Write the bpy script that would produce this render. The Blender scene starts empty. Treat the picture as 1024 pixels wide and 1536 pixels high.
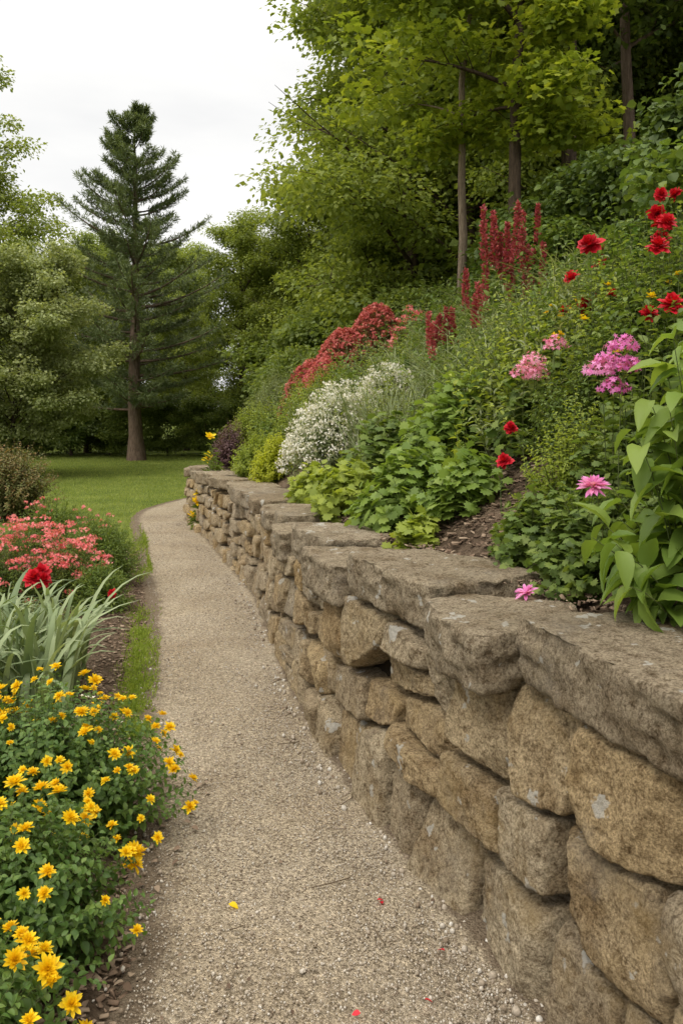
import bpy, math, numpy as np
from mathutils import noise, Vector
rng=np.random.default_rng(11)
PI=math.pi
scene=bpy.context.scene

# ------------------------------------------------------------------ helpers
def nrmz(a):
    return a/np.maximum(np.linalg.norm(a,axis=-1,keepdims=True),1e-9)

class MB:
    def __init__(s): s.v=[];s.r=[];s.f=[];s.n=0
    def add(s,verts,faces,mat=0,rnd=0.5,smooth=True):
        verts=np.asarray(verts,dtype=np.float64).reshape(-1,3)
        s.v.append(verts)
        r=np.broadcast_to(np.asarray(rnd,dtype=np.float32).reshape(-1),(len(verts),)) if np.size(rnd)==1 else np.asarray(rnd,dtype=np.float32).reshape(-1)
        s.r.append(r)
        for f in faces:
            s.f.append((np.asarray(f,dtype=np.int32)+s.n,mat,smooth))
        s.n+=len(verts)
    def mesh(s,name,mats):
        me=bpy.data.meshes.new(name)
        V=np.concatenate(s.v);R=np.concatenate(s.r)
        me.vertices.add(len(V)); me.vertices.foreach_set('co',V.astype(np.float32).ravel())
        loops=np.concatenate([f.ravel() for f,_,_ in s.f])
        tot=np.concatenate([np.full(len(f),f.shape[1],dtype=np.int32) for f,_,_ in s.f])
        mi=np.concatenate([np.full(len(f),m,dtype=np.int32) for f,m,_ in s.f])
        sm=np.concatenate([np.full(len(f),q,dtype=bool) for f,_,q in s.f])
        st=np.concatenate([[0],np.cumsum(tot)[:-1]]).astype(np.int32)
        me.loops.add(len(loops)); me.polygons.add(len(tot))
        me.polygons.foreach_set('loop_start',st)
        me.loops.foreach_set('vertex_index',loops.astype(np.int32))
        for m in mats: me.materials.append(m)
        me.polygons.foreach_set('material_index',mi)
        me.polygons.foreach_set('use_smooth',sm)
        me.update(calc_edges=True)
        a=me.attributes.new('rnd','FLOAT','POINT'); a.data.foreach_set('value',R.astype(np.float32))
        return me
    def obj(s,name,mats,parent=None):
        o=bpy.data.objects.new(name,s.mesh(name,mats)); scene.collection.objects.link(o)
        if parent: o.parent=parent
        return o

def place(mb,tpl,pos,d,nr,L,W,mat,rnd):
    tv,tf=tpl;n=len(pos);k=len(tv)
    if n==0: return
    y=nrmz(d);x=nrmz(np.cross(y,nr));z=np.cross(x,y)
    L=np.broadcast_to(L,(n,));W=np.broadcast_to(W,(n,))
    V=pos[:,None,:]+tv[None,:,0:1]*x[:,None]*W[:,None,None]+tv[None,:,1:2]*y[:,None]*L[:,None,None]+tv[None,:,2:3]*z[:,None]*L[:,None,None]
    off=(np.arange(n)*k)[:,None,None]
    F=[(f[None]+off).reshape(-1,f.shape[1]) for f in tf]
    mb.add(V.reshape(-1,3),F,mat,np.repeat(np.broadcast_to(rnd,(n,)),k))

def leaf_tpl(n=3,curve=.25,fold=.15,peak=.45,wav=0):
    ts=np.linspace(0,1,n+2)[1:-1]
    v=[(0,0,0)]
    for i,t in enumerate(ts):
        w=.5*math.sin(PI*t**(math.log(.5)/math.log(peak)))**.8
        z=-curve*t*t
        wv=wav*(1 if i%2 else -1)
        v+=[(-w,t,z+fold*w*2+wv),(0,t,z),(w,t,z+fold*w*2-wv)]
    v.append((0,1,-curve))
    q=[];tr=[(0,2,1),(0,3,2)]
    for i in range(n-1):
        a=1+3*i;b=a+3
        q+=[(a,a+1,b+1,b),(a+1,a+2,b+2,b+1)]
    a=1+3*(n-1);e=len(v)-1
    tr+=[(a,a+1,e),(a+1,a+2,e)]
    F=[np.array(tr)]
    if q: F.append(np.array(q))
    return (np.array(v,float),F)
def lobed_tpl(lobes=5,depth=.35,cup=.12,span=5.0):
    v=[(0,.4,-.02)];N=lobes*2+1
    for i in range(N):
        a=PI/2+(i/(N-1)-.5)*span
        r=.62*(1 if i%2 else 1-depth)
        if i in(0,N-1): r=.35
        v.append((r*math.cos(a),.4+r*math.sin(a),-cup*(r/.6)**2+(0.05 if i%2 else 0)))
    v.append((0,.12,0))
    n=len(v)-1
    tr=[(0,i,i+1) for i in range(1,N)]+[(0,N,n),(0,n,1)]
    return (np.array(v,float),[np.array(tr)])
RH=(np.array([(0,0,0),(.5,.45,.06),(0,1,-.12),(-.5,.45,.06)],float),[np.array([(0,1,2,3)])])
LF2=leaf_tpl(2,.25,.15);LF3=leaf_tpl(3,.3,.14);LF6=leaf_tpl(7,.42,.16,.38,.012);LPET=leaf_tpl(3,-.15,.1,.6)
LOB=lobed_tpl();LOB7=lobed_tpl(7,.3)
STAR=(np.array([(0,0,.03)]+[((.5 if i%2==0 else .2)*math.cos(i*PI/5),(.5 if i%2==0 else .2)*math.sin(i*PI/5),.0 if i%2 else .05) for i in range(10)],float),
      [np.array([(0,1+i,1+(i+1)%10) for i in range(10)])])

def tubes(mb,P,r,mat,sides=4,rnd=.5):
    N,K,_=P.shape
    T=np.gradient(P,axis=1);T=nrmz(T)
    ref=np.where(np.abs(T[...,2:3])>.9,np.array([1.,0,0]),np.array([0,0,1.]))
    ref=np.broadcast_to(ref[:, :1],T.shape)
    u=nrmz(np.cross(T,ref));v=np.cross(T,u)
    a=np.arange(sides)*2*PI/sides
    V=P[:,:,None,:]+r[:,:,None,None]*(np.cos(a)[None,None,:,None]*u[:,:,None]+np.sin(a)[None,None,:,None]*v[:,:,None])
    idx=np.arange(N*K*sides).reshape(N,K,sides)
    A=idx[:,:-1];B=idx[:,1:]
    F=np.stack([A,np.roll(A,-1,2),np.roll(B,-1,2),B],-1).reshape(-1,4)
    rr=np.repeat(np.broadcast_to(rnd,(N,)),K*sides)
    mb.add(V.reshape(-1,3),[F],mat,rr)

def bez(B,C,T,t):
    t=t[...,None]
    return (1-t)**2*B[:,None]+2*t*(1-t)*C[:,None]+t*t*T[:,None], nrmz(2*(1-t)*(C-B)[:,None]+2*t*(T-C)[:,None])

def stems(mb,B,T,nl,L,W,tpl,ml=0,ms=1,start=.2,ang=55,droop=.2,sr=.003,K=6,lvar=.35,bow=.65,normup=1.0,tiptaper=.5):
    N=len(B)
    C=B+(T-B)*np.array([.2,.2,bow])+rng.normal(0,.02,(N,3))
    t=np.broadcast_to(np.linspace(0,1,K),(N,K))
    P,_=bez(B,C,T,t)
    tubes(mb,P,sr*(1-.7*t),ms,3,rng.random(N))
    tl=start+(1-start)*(np.arange(nl)[None]+rng.random((N,nl)))/nl
    pos,tan=bez(B,C,T,tl)
    ref=np.array([.3,.2,0.9]);u=nrmz(np.cross(tan,ref));v=np.cross(tan,u)
    az=(np.arange(nl)*2.4)[None]+rng.random((N,1))*6.28
    rad=np.cos(az)[...,None]*u+np.sin(az)[...,None]*v
    an=np.radians(ang+rng.normal(0,14,(N,nl)))[...,None]
    d=tan*np.cos(an)+rad*np.sin(an); d[...,2]-=droop*rng.random((N,nl))*1.3
    nr=np.array([0,0,1.])*normup+tan*.5+rng.normal(0,.35,(N,nl,3))
    LL=L*(1-lvar*rng.random((N,nl)))*(1-tiptaper*np.clip(tl-.6,0,1)/.4)
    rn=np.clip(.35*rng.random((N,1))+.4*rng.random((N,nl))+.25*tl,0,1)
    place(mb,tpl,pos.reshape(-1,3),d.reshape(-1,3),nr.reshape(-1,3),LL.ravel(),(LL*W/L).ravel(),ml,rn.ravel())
    return T,nrmz(T-C)

# ------------------------------------------------------------------ materials
def newmat(n):
    m=bpy.data.materials.new(n);m.use_nodes=True;nt=m.node_tree;nt.nodes.clear()
    return m,nt,nt.nodes.new('ShaderNodeOutputMaterial')
def ramp(nt,cols,fac,pos=None):
    r=nt.nodes.new('ShaderNodeValToRGB');e=r.color_ramp.elements
    n=len(cols)
    while len(e)<n: e.new(.5)
    for i,c in enumerate(cols):
        e[i].position=(pos[i] if pos else i/(n-1)); e[i].color=(*c,1) if len(c)==3 else c
    if fac is not None: nt.links.new(fac,r.inputs[0])
    return r.outputs[0]
def ntex(nt,scale,detail=6,rough=.6,vec=None):
    n=nt.nodes.new('ShaderNodeTexNoise');n.inputs['Scale'].default_value=scale;n.inputs['Detail'].default_value=detail;n.inputs['Roughness'].default_value=rough
    if vec is not None: nt.links.new(vec,n.inputs['Vector'])
    return n.outputs['Fac']
def vtex(nt,scale,vec,out='Color'):
    n=nt.nodes.new('ShaderNodeTexVoronoi');n.inputs['Scale'].default_value=scale
    nt.links.new(vec,n.inputs['Vector']);return n.outputs[out]
def mixc(nt,a,b,fac,mode='MIX'):
    m=nt.nodes.new('ShaderNodeMix');m.data_type='RGBA';m.blend_type=mode
    for s,v in ((m.inputs[0],fac),(m.inputs[6],a),(m.inputs[7],b)):
        if hasattr(v,'is_output'): nt.links.new(v,s)
        elif isinstance(v,(int,float)): s.default_value=v
        else: s.default_value=(*v,1)
    return m.outputs[2]
def coords(nt): return nt.nodes.new('ShaderNodeTexCoord').outputs['Object']
def attr(nt):
    a=nt.nodes.new('ShaderNodeAttribute');a.attribute_name='rnd';return a.outputs['Fac']

def leafmat(name,cols,tr=.35,rough=.5,spec=.3,gain=1.0):
    m,nt,out=newmat(name)
    cols=[tuple(min(1,c*gain) for c in cc) for cc in cols]
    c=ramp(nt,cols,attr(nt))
    p=nt.nodes.new('ShaderNodeBsdfPrincipled');p.inputs['Roughness'].default_value=rough
    p.inputs['Specular IOR Level'].default_value=spec
    nt.links.new(c,p.inputs['Base Color'])
    t=nt.nodes.new('ShaderNodeBsdfTranslucent')
    c2=mixc(nt,c,(1.3,1.25,.6),1.0,'MULTIPLY')
    nt.links.new(c2,t.inputs['Color'])
    mx=nt.nodes.new('ShaderNodeMixShader');mx.inputs[0].default_value=tr
    nt.links.new(p.outputs[0],mx.inputs[1]);nt.links.new(t.outputs[0],mx.inputs[2]);nt.links.new(mx.outputs[0],out.inputs[0])
    return m
def surf(name,fn,rough=.9,spec=.2,bump=None,bd=.01,bs=1):
    m,nt,out=newmat(name)
    p=nt.nodes.new('ShaderNodeBsdfPrincipled');p.inputs['Roughness'].default_value=rough;p.inputs['Specular IOR Level'].default_value=spec
    v=coords(nt);nt.links.new(fn(nt,v),p.inputs['Base Color'])
    if bump:
        b=nt.nodes.new('ShaderNodeBump');b.inputs['Distance'].default_value=bd;b.inputs['Strength'].default_value=bs
        nt.links.new(bump(nt,v),b.inputs['Height']);nt.links.new(b.outputs[0],p.inputs['Normal'])
    nt.links.new(p.outputs[0],out.inputs[0])
    return m
def addf(nt,a,b,k):
    m=nt.nodes.new('ShaderNodeMath');m.operation='MULTIPLY_ADD';nt.links.new(b,m.inputs[0]);m.inputs[1].default_value=k;nt.links.new(a,m.inputs[2]);return m.outputs[0]

def stone_col(dark):
    def f(nt,v):
        if dark: base=ramp(nt,[(.37,.295,.20),(.47,.39,.28),(.42,.345,.24),(.51,.43,.32)],attr(nt))
        else: base=ramp(nt,[(.56,.415,.235),(.60,.48,.31),(.49,.395,.27),(.65,.545,.385),(.58,.42,.22),(.53,.45,.335),(.61,.47,.275)],attr(nt))
        n1=ntex(nt,6,5,.6,v);n2=ntex(nt,34,8,.78,v);n3=ntex(nt,130,4,.75,v)
        c=mixc(nt,base,ramp(nt,[(.62,.56,.48),(1,1,1),(1.15,1.14,1.12)],n1,[.3,.5,.72]),1,'MULTIPLY')
        c=mixc(nt,c,ramp(nt,[(.36,.31,.25),(1,1,1),(1.12,1.12,1.1)],n2,[.36,.5,.68]),1,'MULTIPLY')
        c=mixc(nt,c,ramp(nt,[(.45,.42,.38),(1.12,1.12,1.12)],n3,[.38,.58]),.95,'MULTIPLY')
        li=ntex(nt,13 if dark else 9,4,.55,v)
        c=mixc(nt,c,(.68,.66,.60),ramp(nt,[(0,0,0),(.75,.75,.75)],li,[.645,.665]))
        ms=ntex(nt,3.3,5,.7,v)
        c=mixc(nt,c,(.20,.165,.10) if dark else (.40,.275,.115),ramp(nt,[(0,0,0),(.5,.5,.5)],ms,[.52,.70]))
        gy=ntex(nt,2.1,5,.7,v)
        c=mixc(nt,c,(.30,.27,.23),ramp(nt,[(0,0,0),(.45,.45,.45)],gy,[.55,.72]))
        return c
    return f
def stone_bump(nt,v):
    a=ntex(nt,18,8,.75,v);b=ntex(nt,75,6,.78,v)
    return addf(nt,a,b,.6)
M_stone=surf('wall_stone',stone_col(False),.92,.15,stone_bump,.04,1)
M_cap=surf('cap_stone',stone_col(True),.92,.15,stone_bump,.04,1)
M_soilwall=surf('dark_soil',lambda nt,v:ramp(nt,[(.015,.011,.007),(.045,.032,.02)],ntex(nt,30,4,.6,v)),.95,.1)
def gravel_col(nt,v):
    big=ntex(nt,1.3,5,.65,v);f1=ntex(nt,45,6,.85,v);vc=vtex(nt,150,v)
    c=ramp(nt,[(.40,.325,.23),(.48,.405,.30),(.53,.455,.35)],big,[.3,.5,.7])
    c=mixc(nt,c,ramp(nt,[(.48,.45,.41),(1,1,1),(1.3,1.29,1.25)],f1,[.34,.5,.66]),1,'MULTIPLY')
    bw=nt.nodes.new('ShaderNodeSeparateColor');nt.links.new(vc,bw.inputs[0])
    c=mixc(nt,c,ramp(nt,[(.32,.29,.25),(.82,.80,.77),(1.05,1.05,1.05),(1.6,1.58,1.54)],bw.outputs[0],[0,.3,.75,1]),.8,'MULTIPLY')
    dirt=addf(nt,attr(nt),ntex(nt,7,6,.75,v),.9)
    return mixc(nt,c,(.17,.125,.085),ramp(nt,[(0,0,0),(.8,.8,.8)],dirt,[.80,1.2]))
def gravel_bump(nt,v):
    return addf(nt,ntex(nt,55,5,.8,v),vtex(nt,150,v,'Distance'),-.6)
M_path=surf('gravel_path',gravel_col,.95,.12,gravel_bump,.018,1)
def mulch_col(nt,v):
    c=ramp(nt,[(.09,.062,.042),(.18,.13,.09),(.29,.225,.16)],ntex(nt,45,6,.8,v),[.35,.52,.7])
    return mixc(nt,c,ramp(nt,[(.5,.48,.45),(1.2,1.2,1.2)],ntex(nt,6,4,.6,v),[.35,.65]),1,'MULTIPLY')
M_mulch=surf('bark_mulch',mulch_col,.95,.1,lambda nt,v:ntex(nt,50,6,.8,v),.03,1)
def grass_col(nt,v):
    c=ramp(nt,[(.10,.145,.03),(.165,.21,.045),(.225,.26,.065)],ntex(nt,1.1,7,.8,v),[.38,.5,.64])
    return mixc(nt,c,ramp(nt,[(.6,.62,.55),(1.2,1.2,1.1)],ntex(nt,40,4,.8,v),[.35,.65]),1,'MULTIPLY')
M_ground=surf('lawn_grass',grass_col,.95,.1,lambda nt,v:ntex(nt,40,4,.8,v),.03,1)
def attmat(name,cols,rough=.9):
    return surf(name,lambda nt,v:ramp(nt,cols,attr(nt)),rough,.2)
M_pebble=surf('pebble',lambda nt,v:mixc(nt,ramp(nt,[(.22,.17,.12),(.38,.32,.25),(.49,.44,.37),(.62,.59,.54)],attr(nt)),ramp(nt,[(.7,.7,.7),(1.1,1.1,1.1)],ntex(nt,150,3,.7,v),[.35,.6]),1,'MULTIPLY'),.85,.2)
M_chip=attmat('bark_chip',[(.09,.06,.04),(.19,.13,.09),(.32,.245,.175)])
def bark_col(a,b):
    def f(nt,v):
        mp=nt.nodes.new('ShaderNodeMapping');mp.inputs['Scale'].default_value=(6,6,1);nt.links.new(v,mp.inputs[0])
        return ramp(nt,[a,b],ntex(nt,4,8,.75,mp.outputs[0]),[.35,.65])
    return f
def bark_bump(nt,v):
    mp=nt.nodes.new('ShaderNodeMapping');mp.inputs['Scale'].default_value=(6,6,1);nt.links.new(v,mp.inputs[0])
    return ntex(nt,5,8,.75,mp.outputs[0])
M_bark=surf('bark',bark_col((.04,.028,.02),(.14,.10,.07)),.9,.15,bark_bump,.05,1)
M_barkpale=surf('pale_bark',bark_col((.14,.10,.07),(.36,.28,.21)),.9,.15,bark_bump,.04,1)
M_barkpine=surf('pine_bark',bark_col((.09,.062,.046),(.25,.18,.135)),.9,.15,bark_bump,.05,1)
M_stem=leafmat('green_stem',[(.07,.10,.03),(.13,.15,.05)],.1)
M_wood=leafmat('twig',[(.07,.05,.03),(.14,.10,.06)],0)
GN=1.45
L_mid=leafmat('leaf_mid_green',[(.04,.07,.015),(.09,.135,.028),(.165,.205,.045)],.4,gain=GN)
L_yb=leafmat('leaf_deep_green',[(.03,.065,.015),(.062,.115,.024),(.12,.175,.038)],.35,.42,.35,gain=GN)
L_dark=leafmat('leaf_dark_green',[(.032,.052,.014),(.06,.092,.022),(.105,.14,.034)],.35,gain=GN)
L_lime=leafmat('leaf_lime',[(.10,.14,.024),(.18,.225,.036),(.27,.31,.055)],.45,gain=GN)
L_yel=leafmat('leaf_yellow_green',[(.15,.19,.022),(.27,.30,.028),(.38,.39,.05)],.5,gain=GN)
L_maple=leafmat('leaf_maple',[(.09,.13,.02),(.18,.225,.028),(.29,.32,.045)],.48,gain=GN)
L_grey=leafmat('leaf_grey_green',[(.10,.13,.06),(.16,.19,.09),(.24,.27,.15)],.35,gain=GN)
L_iris=leafmat('leaf_iris',[(.11,.155,.075),(.19,.24,.12),(.27,.32,.18)],.3,gain=1.25)
L_big=leafmat('leaf_broad',[(.07,.12,.022),(.12,.18,.034),(.19,.25,.052)],.42,.45,gain=GN)
L_forest=leafmat('leaf_forest',[(.07,.10,.024),(.125,.165,.038),(.20,.235,.058)],.44,gain=GN)
L_forest2=leafmat('leaf_forest_light',[(.095,.13,.028),(.165,.205,.043),(.25,.285,.066)],.46,gain=GN)
L_fdark=leafmat('leaf_forest_dark',[(.05,.078,.02),(.09,.125,.031),(.14,.175,.046)],.42,gain=GN)
L_willow=leafmat('leaf_willow',[(.12,.15,.055),(.21,.24,.10),(.32,.345,.17)],.4,gain=GN)
L_needle=leafmat('pine_needles',[(.06,.085,.038),(.105,.135,.06),(.16,.19,.085)],.25,gain=GN)
L_purp=leafmat('leaf_purple',[(.08,.045,.05),(.16,.09,.10),(.26,.17,.17)],.3)
L_redsh=leafmat('leaf_red_shrub',[(.06,.085,.025),(.13,.14,.045),(.28,.16,.08)],.3,gain=1.3)
L_burg=leafmat('leaf_burgundy',[(.12,.10,.03),(.24,.08,.05),(.38,.10,.08)],.3)
F_yel=leafmat('petal_yellow',[(.72,.46,.008),(.82,.58,.01),(.88,.70,.025)],.3)
F_org=leafmat('petal_orange_center',[(.50,.22,.01),(.65,.33,.01)],.2)
F_red=leafmat('petal_red',[(.34,.004,.014),(.54,.008,.024),(.66,.03,.05)],.25)
F_crim=leafmat('petal_crimson_spike',[(.26,.04,.05),(.40,.07,.085),(.52,.13,.13)],.25)
F_sed=leafmat('petal_brick_red',[(.38,.07,.07),(.56,.13,.12),(.70,.27,.22)],.25)
F_pink=leafmat('petal_pink',[(.62,.14,.32),(.78,.27,.46),(.87,.48,.64)],.3)
F_mag=leafmat('petal_magenta',[(.55,.10,.38),(.70,.20,.52),(.82,.40,.68)],.3)
F_coral=leafmat('petal_coral',[(.66,.10,.13),(.80,.22,.24),(.88,.43,.41)],.3)
F_white=leafmat('petal_white',[(.62,.58,.52),(.76,.74,.68),(.84,.83,.79)],.25)

# ------------------------------------------------------------------ layout curves
def catmull(pts,step=.08):
    pts=np.array(pts,float);P=np.vstack([2*pts[0]-pts[1],pts,2*pts[-1]-pts[-2]])
    out=[]
    for i in range(1,len(P)-2):
        n=max(2,int(np.linalg.norm(P[i+1]-P[i])/step));t=np.linspace(0,1,n,endpoint=False)[:,None]
        a,b,c,d=P[i-1],P[i],P[i+1],P[i+2]
        out.append(.5*((2*b)+(-a+c)*t+(2*a-5*b+4*c-d)*t*t+(-a+3*b-3*c+d)*t**3))
    out.append(pts[-1][None]);return np.vstack(out)
WPTS=[(2.3,-4),(1.75,-1.8),(1.3,0),(.88,1.3),(.53,2.27),(.28,2.95),(.08,3.53),(-.17,4.4),(-.36,5.3),(-.56,6.4),(-.77,7.4),(-1.13,8.6),(-1.58,10.1),(-2.08,11.6),(-2.3,12.6),(-2.15,13.7),(-1.5,14.8),(-.4,15.6),(1,16.1)]
WC=catmull(WPTS,.08)
WS=np.concatenate([[0],np.cumsum(np.linalg.norm(np.diff(WC,axis=0),axis=1))])
WT=nrmz(np.gradient(WC,axis=0));WN=np.stack([-WT[:,1],WT[:,0]],1)
def wpt(s):
    x=np.interp(s,WS,WC[:,0]);y=np.interp(s,WS,WC[:,1]);nx=np.interp(s,WS,WN[:,0]);ny=np.interp(s,WS,WN[:,1])
    return x,y,nx,ny
def s_of_y(y):
    k=np.argmax(WC[:,1]>12.5);return float(np.interp(y,WC[:k,1],WS[:k]))
def ztop_s(s):
    return np.interp(s,[0,s_of_y(2),s_of_y(4),s_of_y(7),s_of_y(11.5),WS[-1]],[1.02,1.0,.955,.885,.82,.6])
HC=np.vstack([np.array([(5,-14)]),WC[::3],np.array([(4,17.2),(10,19),(60,30)])])
HZ=np.concatenate([[1.02],ztop_s(WS[::3]),[.4,.3,.2]])
def wdist(x,y):
    x=np.asarray(x,float).ravel();y=np.asarray(y,float).ravel()
    A=HC[:-1];D=HC[1:]-A;LL=(D**2).sum(1)
    res=np.empty(len(x));zt=np.empty(len(x))
    for i in range(0,len(x),20000):
        px=x[i:i+20000,None]-A[None,:,0];py=y[i:i+20000,None]-A[None,:,1]
        t=np.clip((px*D[:,0]+py*D[:,1])/LL,0,1)
        ex=px-t*D[:,0];ey=py-t*D[:,1];d2=ex*ex+ey*ey;j=np.argmin(d2,1);r=np.arange(len(j))
        cr=D[j,0]*py[r,j]-D[j,1]*px[r,j]
        res[i:i+20000]=np.sqrt(d2[r,j])*np.where(cr<0,1,-1)
        zt[i:i+20000]=HZ[j]*(1-t[r,j])+HZ[j+1]*t[r,j]
    return res,zt
def hillz(d,zt,x,y):
    s=np.clip(d-.42,0,None)
    z=zt-.07+.60*np.minimum(s,4.8)+.22*np.clip(s-4.8,0,12)
    z+=.05*np.sin(x*1.7+y*.6)*np.sin(y*1.3-x*.5)*np.clip(s,0,1)
    return z
def G(x,y):
    sh=np.shape(x);d,zt=wdist(x,y);x=np.ravel(x);y=np.ravel(y)
    z=np.where(d>.15,hillz(d,zt,x,y),0.0)
    return z.reshape(sh)

# ------------------------------------------------------------------ ground, lawn, hill, path
mb=MB();q=400.
gx=np.array([-q,-60,-30,-15,-8,-4,0,4,8,15,30,60,q]);X,Y=np.meshgrid(gx,gx+0);n=len(gx)
I=np.arange(n*n).reshape(n,n);F=np.stack([I[:-1,:-1],I[:-1,1:],I[1:,1:],I[1:,:-1]],-1).reshape(-1,4)
mb.add(np.stack([X,Y,X*0],-1).reshape(-1,3),[F]);mb.obj('ground',[M_ground])

def gridmesh(name,xs,ys,zf,mat,maskf=None):
    mb=MB();X,Y=np.meshgrid(xs,ys);Z=zf(X.ravel(),Y.ravel()).reshape(X.shape)
    I=np.arange(X.size).reshape(X.shape);F=np.stack([I[:-1,:-1],I[:-1,1:],I[1:,1:],I[1:,:-1]],-1).reshape(-1,4)
    if maskf is not None:
        ok=maskf(X.ravel(),Y.ravel());F=F[ok[F].any(1)]
    mb.add(np.stack([X,Y,Z],-1).reshape(-1,3),[F]);return mb.obj(name,[mat])
hx=np.concatenate([np.arange(-3,3,.06),np.arange(3,12,.3),np.arange(12,60,2.)])
hy=np.concatenate([np.arange(-6,0,.3),np.arange(0,17,.07),np.arange(17,30,.5),np.arange(30,60,3)])
def hz(x,y):
    d,zt=wdist(x,y);z=hillz(d,zt,x,y)
    k=np.clip((d-.08)/.14,0,1)
    jit=np.random.default_rng(3).normal(0,.006,len(x))
    return -.25*(1-k)+z*k+jit*(d>.2)
gridmesh('hillside',hx,hy,hz,M_mulch,lambda x,y:wdist(x,y)[0]>0)

LPTS=[(-.60,-4),(-.58,0),(-.565,2.1),(-.66,2.7),(-.82,3.5),(-1.08,4.5),(-1.35,5.8),(-1.64,7.06),(-2.07,8.6),(-2.5,10.2),(-2.9,11.6),(-3.2,13),(-3.15,14.3),(-2.7,15.8),(-1.5,17.1),(.5,18),(5,19.5)]
LC=catmull(LPTS,.08)
RP=[(2.3,-4),(1.3,0),(.58,2.1),(.37,2.7),(.09,3.5),(-.19,4.5),(-.45,5.8),(-.70,7.06),(-1.13,8.6),(-1.61,10.2),(-2.08,11.6),(-2.32,12.7),(-2.15,13.7),(-1.6,14.7),(-.6,15.5),(1,16.1),(5,17.5)]
Ls=[];Rs=[]
for A,Bc in ((LPTS,Ls),(RP,Rs)):
    P=np.array(A,float);P=np.vstack([2*P[0]-P[1],P,2*P[-1]-P[-2]])
    for i in range(1,len(P)-2):
        t=np.linspace(0,1,24,endpoint=False)[:,None];a,b,c,d=P[i-1],P[i],P[i+1],P[i+2]
        Bc.append(.5*((2*b)+(-a+c)*t+(2*a-5*b+4*c-d)*t*t+(-a+3*b-3*c+d)*t**3))
Ls=np.vstack(Ls);Rs=np.vstack(Rs)
cw=np.linspace(-.12,1.1,44)
PX=Ls[:,None,:]*(1-cw[None,:,None])+Rs[:,None,:]*cw[None,:,None]
z=np.array([noise.noise(Vector((p[0]*1.6,p[1]*1.6,3)))*.014+noise.noise(Vector((p[0]*9,p[1]*9,1)))*.006 for p in PX.reshape(-1,2)]).reshape(PX.shape[:2])
z+=.022-.03*np.clip(-cw/.12,0,1)[None]
z+=.03*np.clip((cw-.86)/.2,0,1)[None]
I=np.arange(z.size).reshape(z.shape);F=np.stack([I[:-1,:-1],I[:-1,1:],I[1:,1:],I[1:,:-1]],-1).reshape(-1,4)
wd=np.linalg.norm(Ls-Rs,axis=1)[:,None]
edge=np.maximum(np.exp(-np.clip(cw,0,2)[None]*wd/.14),.9*np.exp(-np.clip(.97-cw,0,2)[None]*wd/.08))
mb=MB();mb.add(np.concatenate([PX,z[...,None]],-1).reshape(-1,3),[F],0,(edge*.8).ravel());mb.obj('gravel_path',[M_path])
def pathx(y):
    k=np.argmax(LC[:,1]>13);return np.interp(y,LC[:k,1],LC[:k,0])
def wallx(y):
    k=np.argmax(WC[:,1]>12.5);return np.interp(y,WC[:k,1],WC[:k,0])
def bedz(x,y):
    e=pathx(y)-x
    nz=np.array([noise.noise(Vector((a*4,b*4,7)))*.02+noise.noise(Vector((a*14,b*14,2)))*.012 for a,b in zip(x,y)])
    inner=np.clip((e+.06)/.3,0,1);far=np.clip((10.2-y)/.8,0,1)*np.clip((x+7.5)/.8,0,1)
    return -.03+(inner*.085+nz*inner+.01)*far
gridmesh('flower_bed',np.arange(-7.5,-.3,.05),np.arange(-3,10.4,.06),bedz,M_mulch,lambda x,y:(pathx(y)-x)>-.12)

# ------------------------------------------------------------------ stone wall
def nvec(P,f,o=0):
    fx,fy,fz=(f,f,f) if np.isscalar(f) else f
    return np.array([noise.noise_vector((a*fx+o,b*fy+o*.7,c*fz-o)) for a,b,c in P.tolist()])
def polyR(poly,cx,cy,th,p,inset):
    acc=np.zeros_like(th);n=len(poly)
    for i in range(n):
        a=poly[i];b=poly[(i+1)%n];ex,ey=b[0]-a[0],b[1]-a[1];l=math.hypot(ex,ey)
        if l<.004: continue
        nx,ny=ey/l,-ex/l;d=(a[0]-cx)*nx+(a[1]-cy)*ny
        if d<0: nx,ny,d=-nx,-ny,-d
        d=max(d-inset,.008)
        acc+=(np.clip(np.cos(th)*nx+np.sin(th)*ny,0,None)/d)**p
    return acc**(-1/p)
wall=bpy.data.objects.new('stone_retaining_wall',None);scene.collection.objects.link(wall)
r2=np.random.default_rng(21)
s0=s_of_y(-1.2);send=WS[-1]-.3
cells=[]
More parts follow.
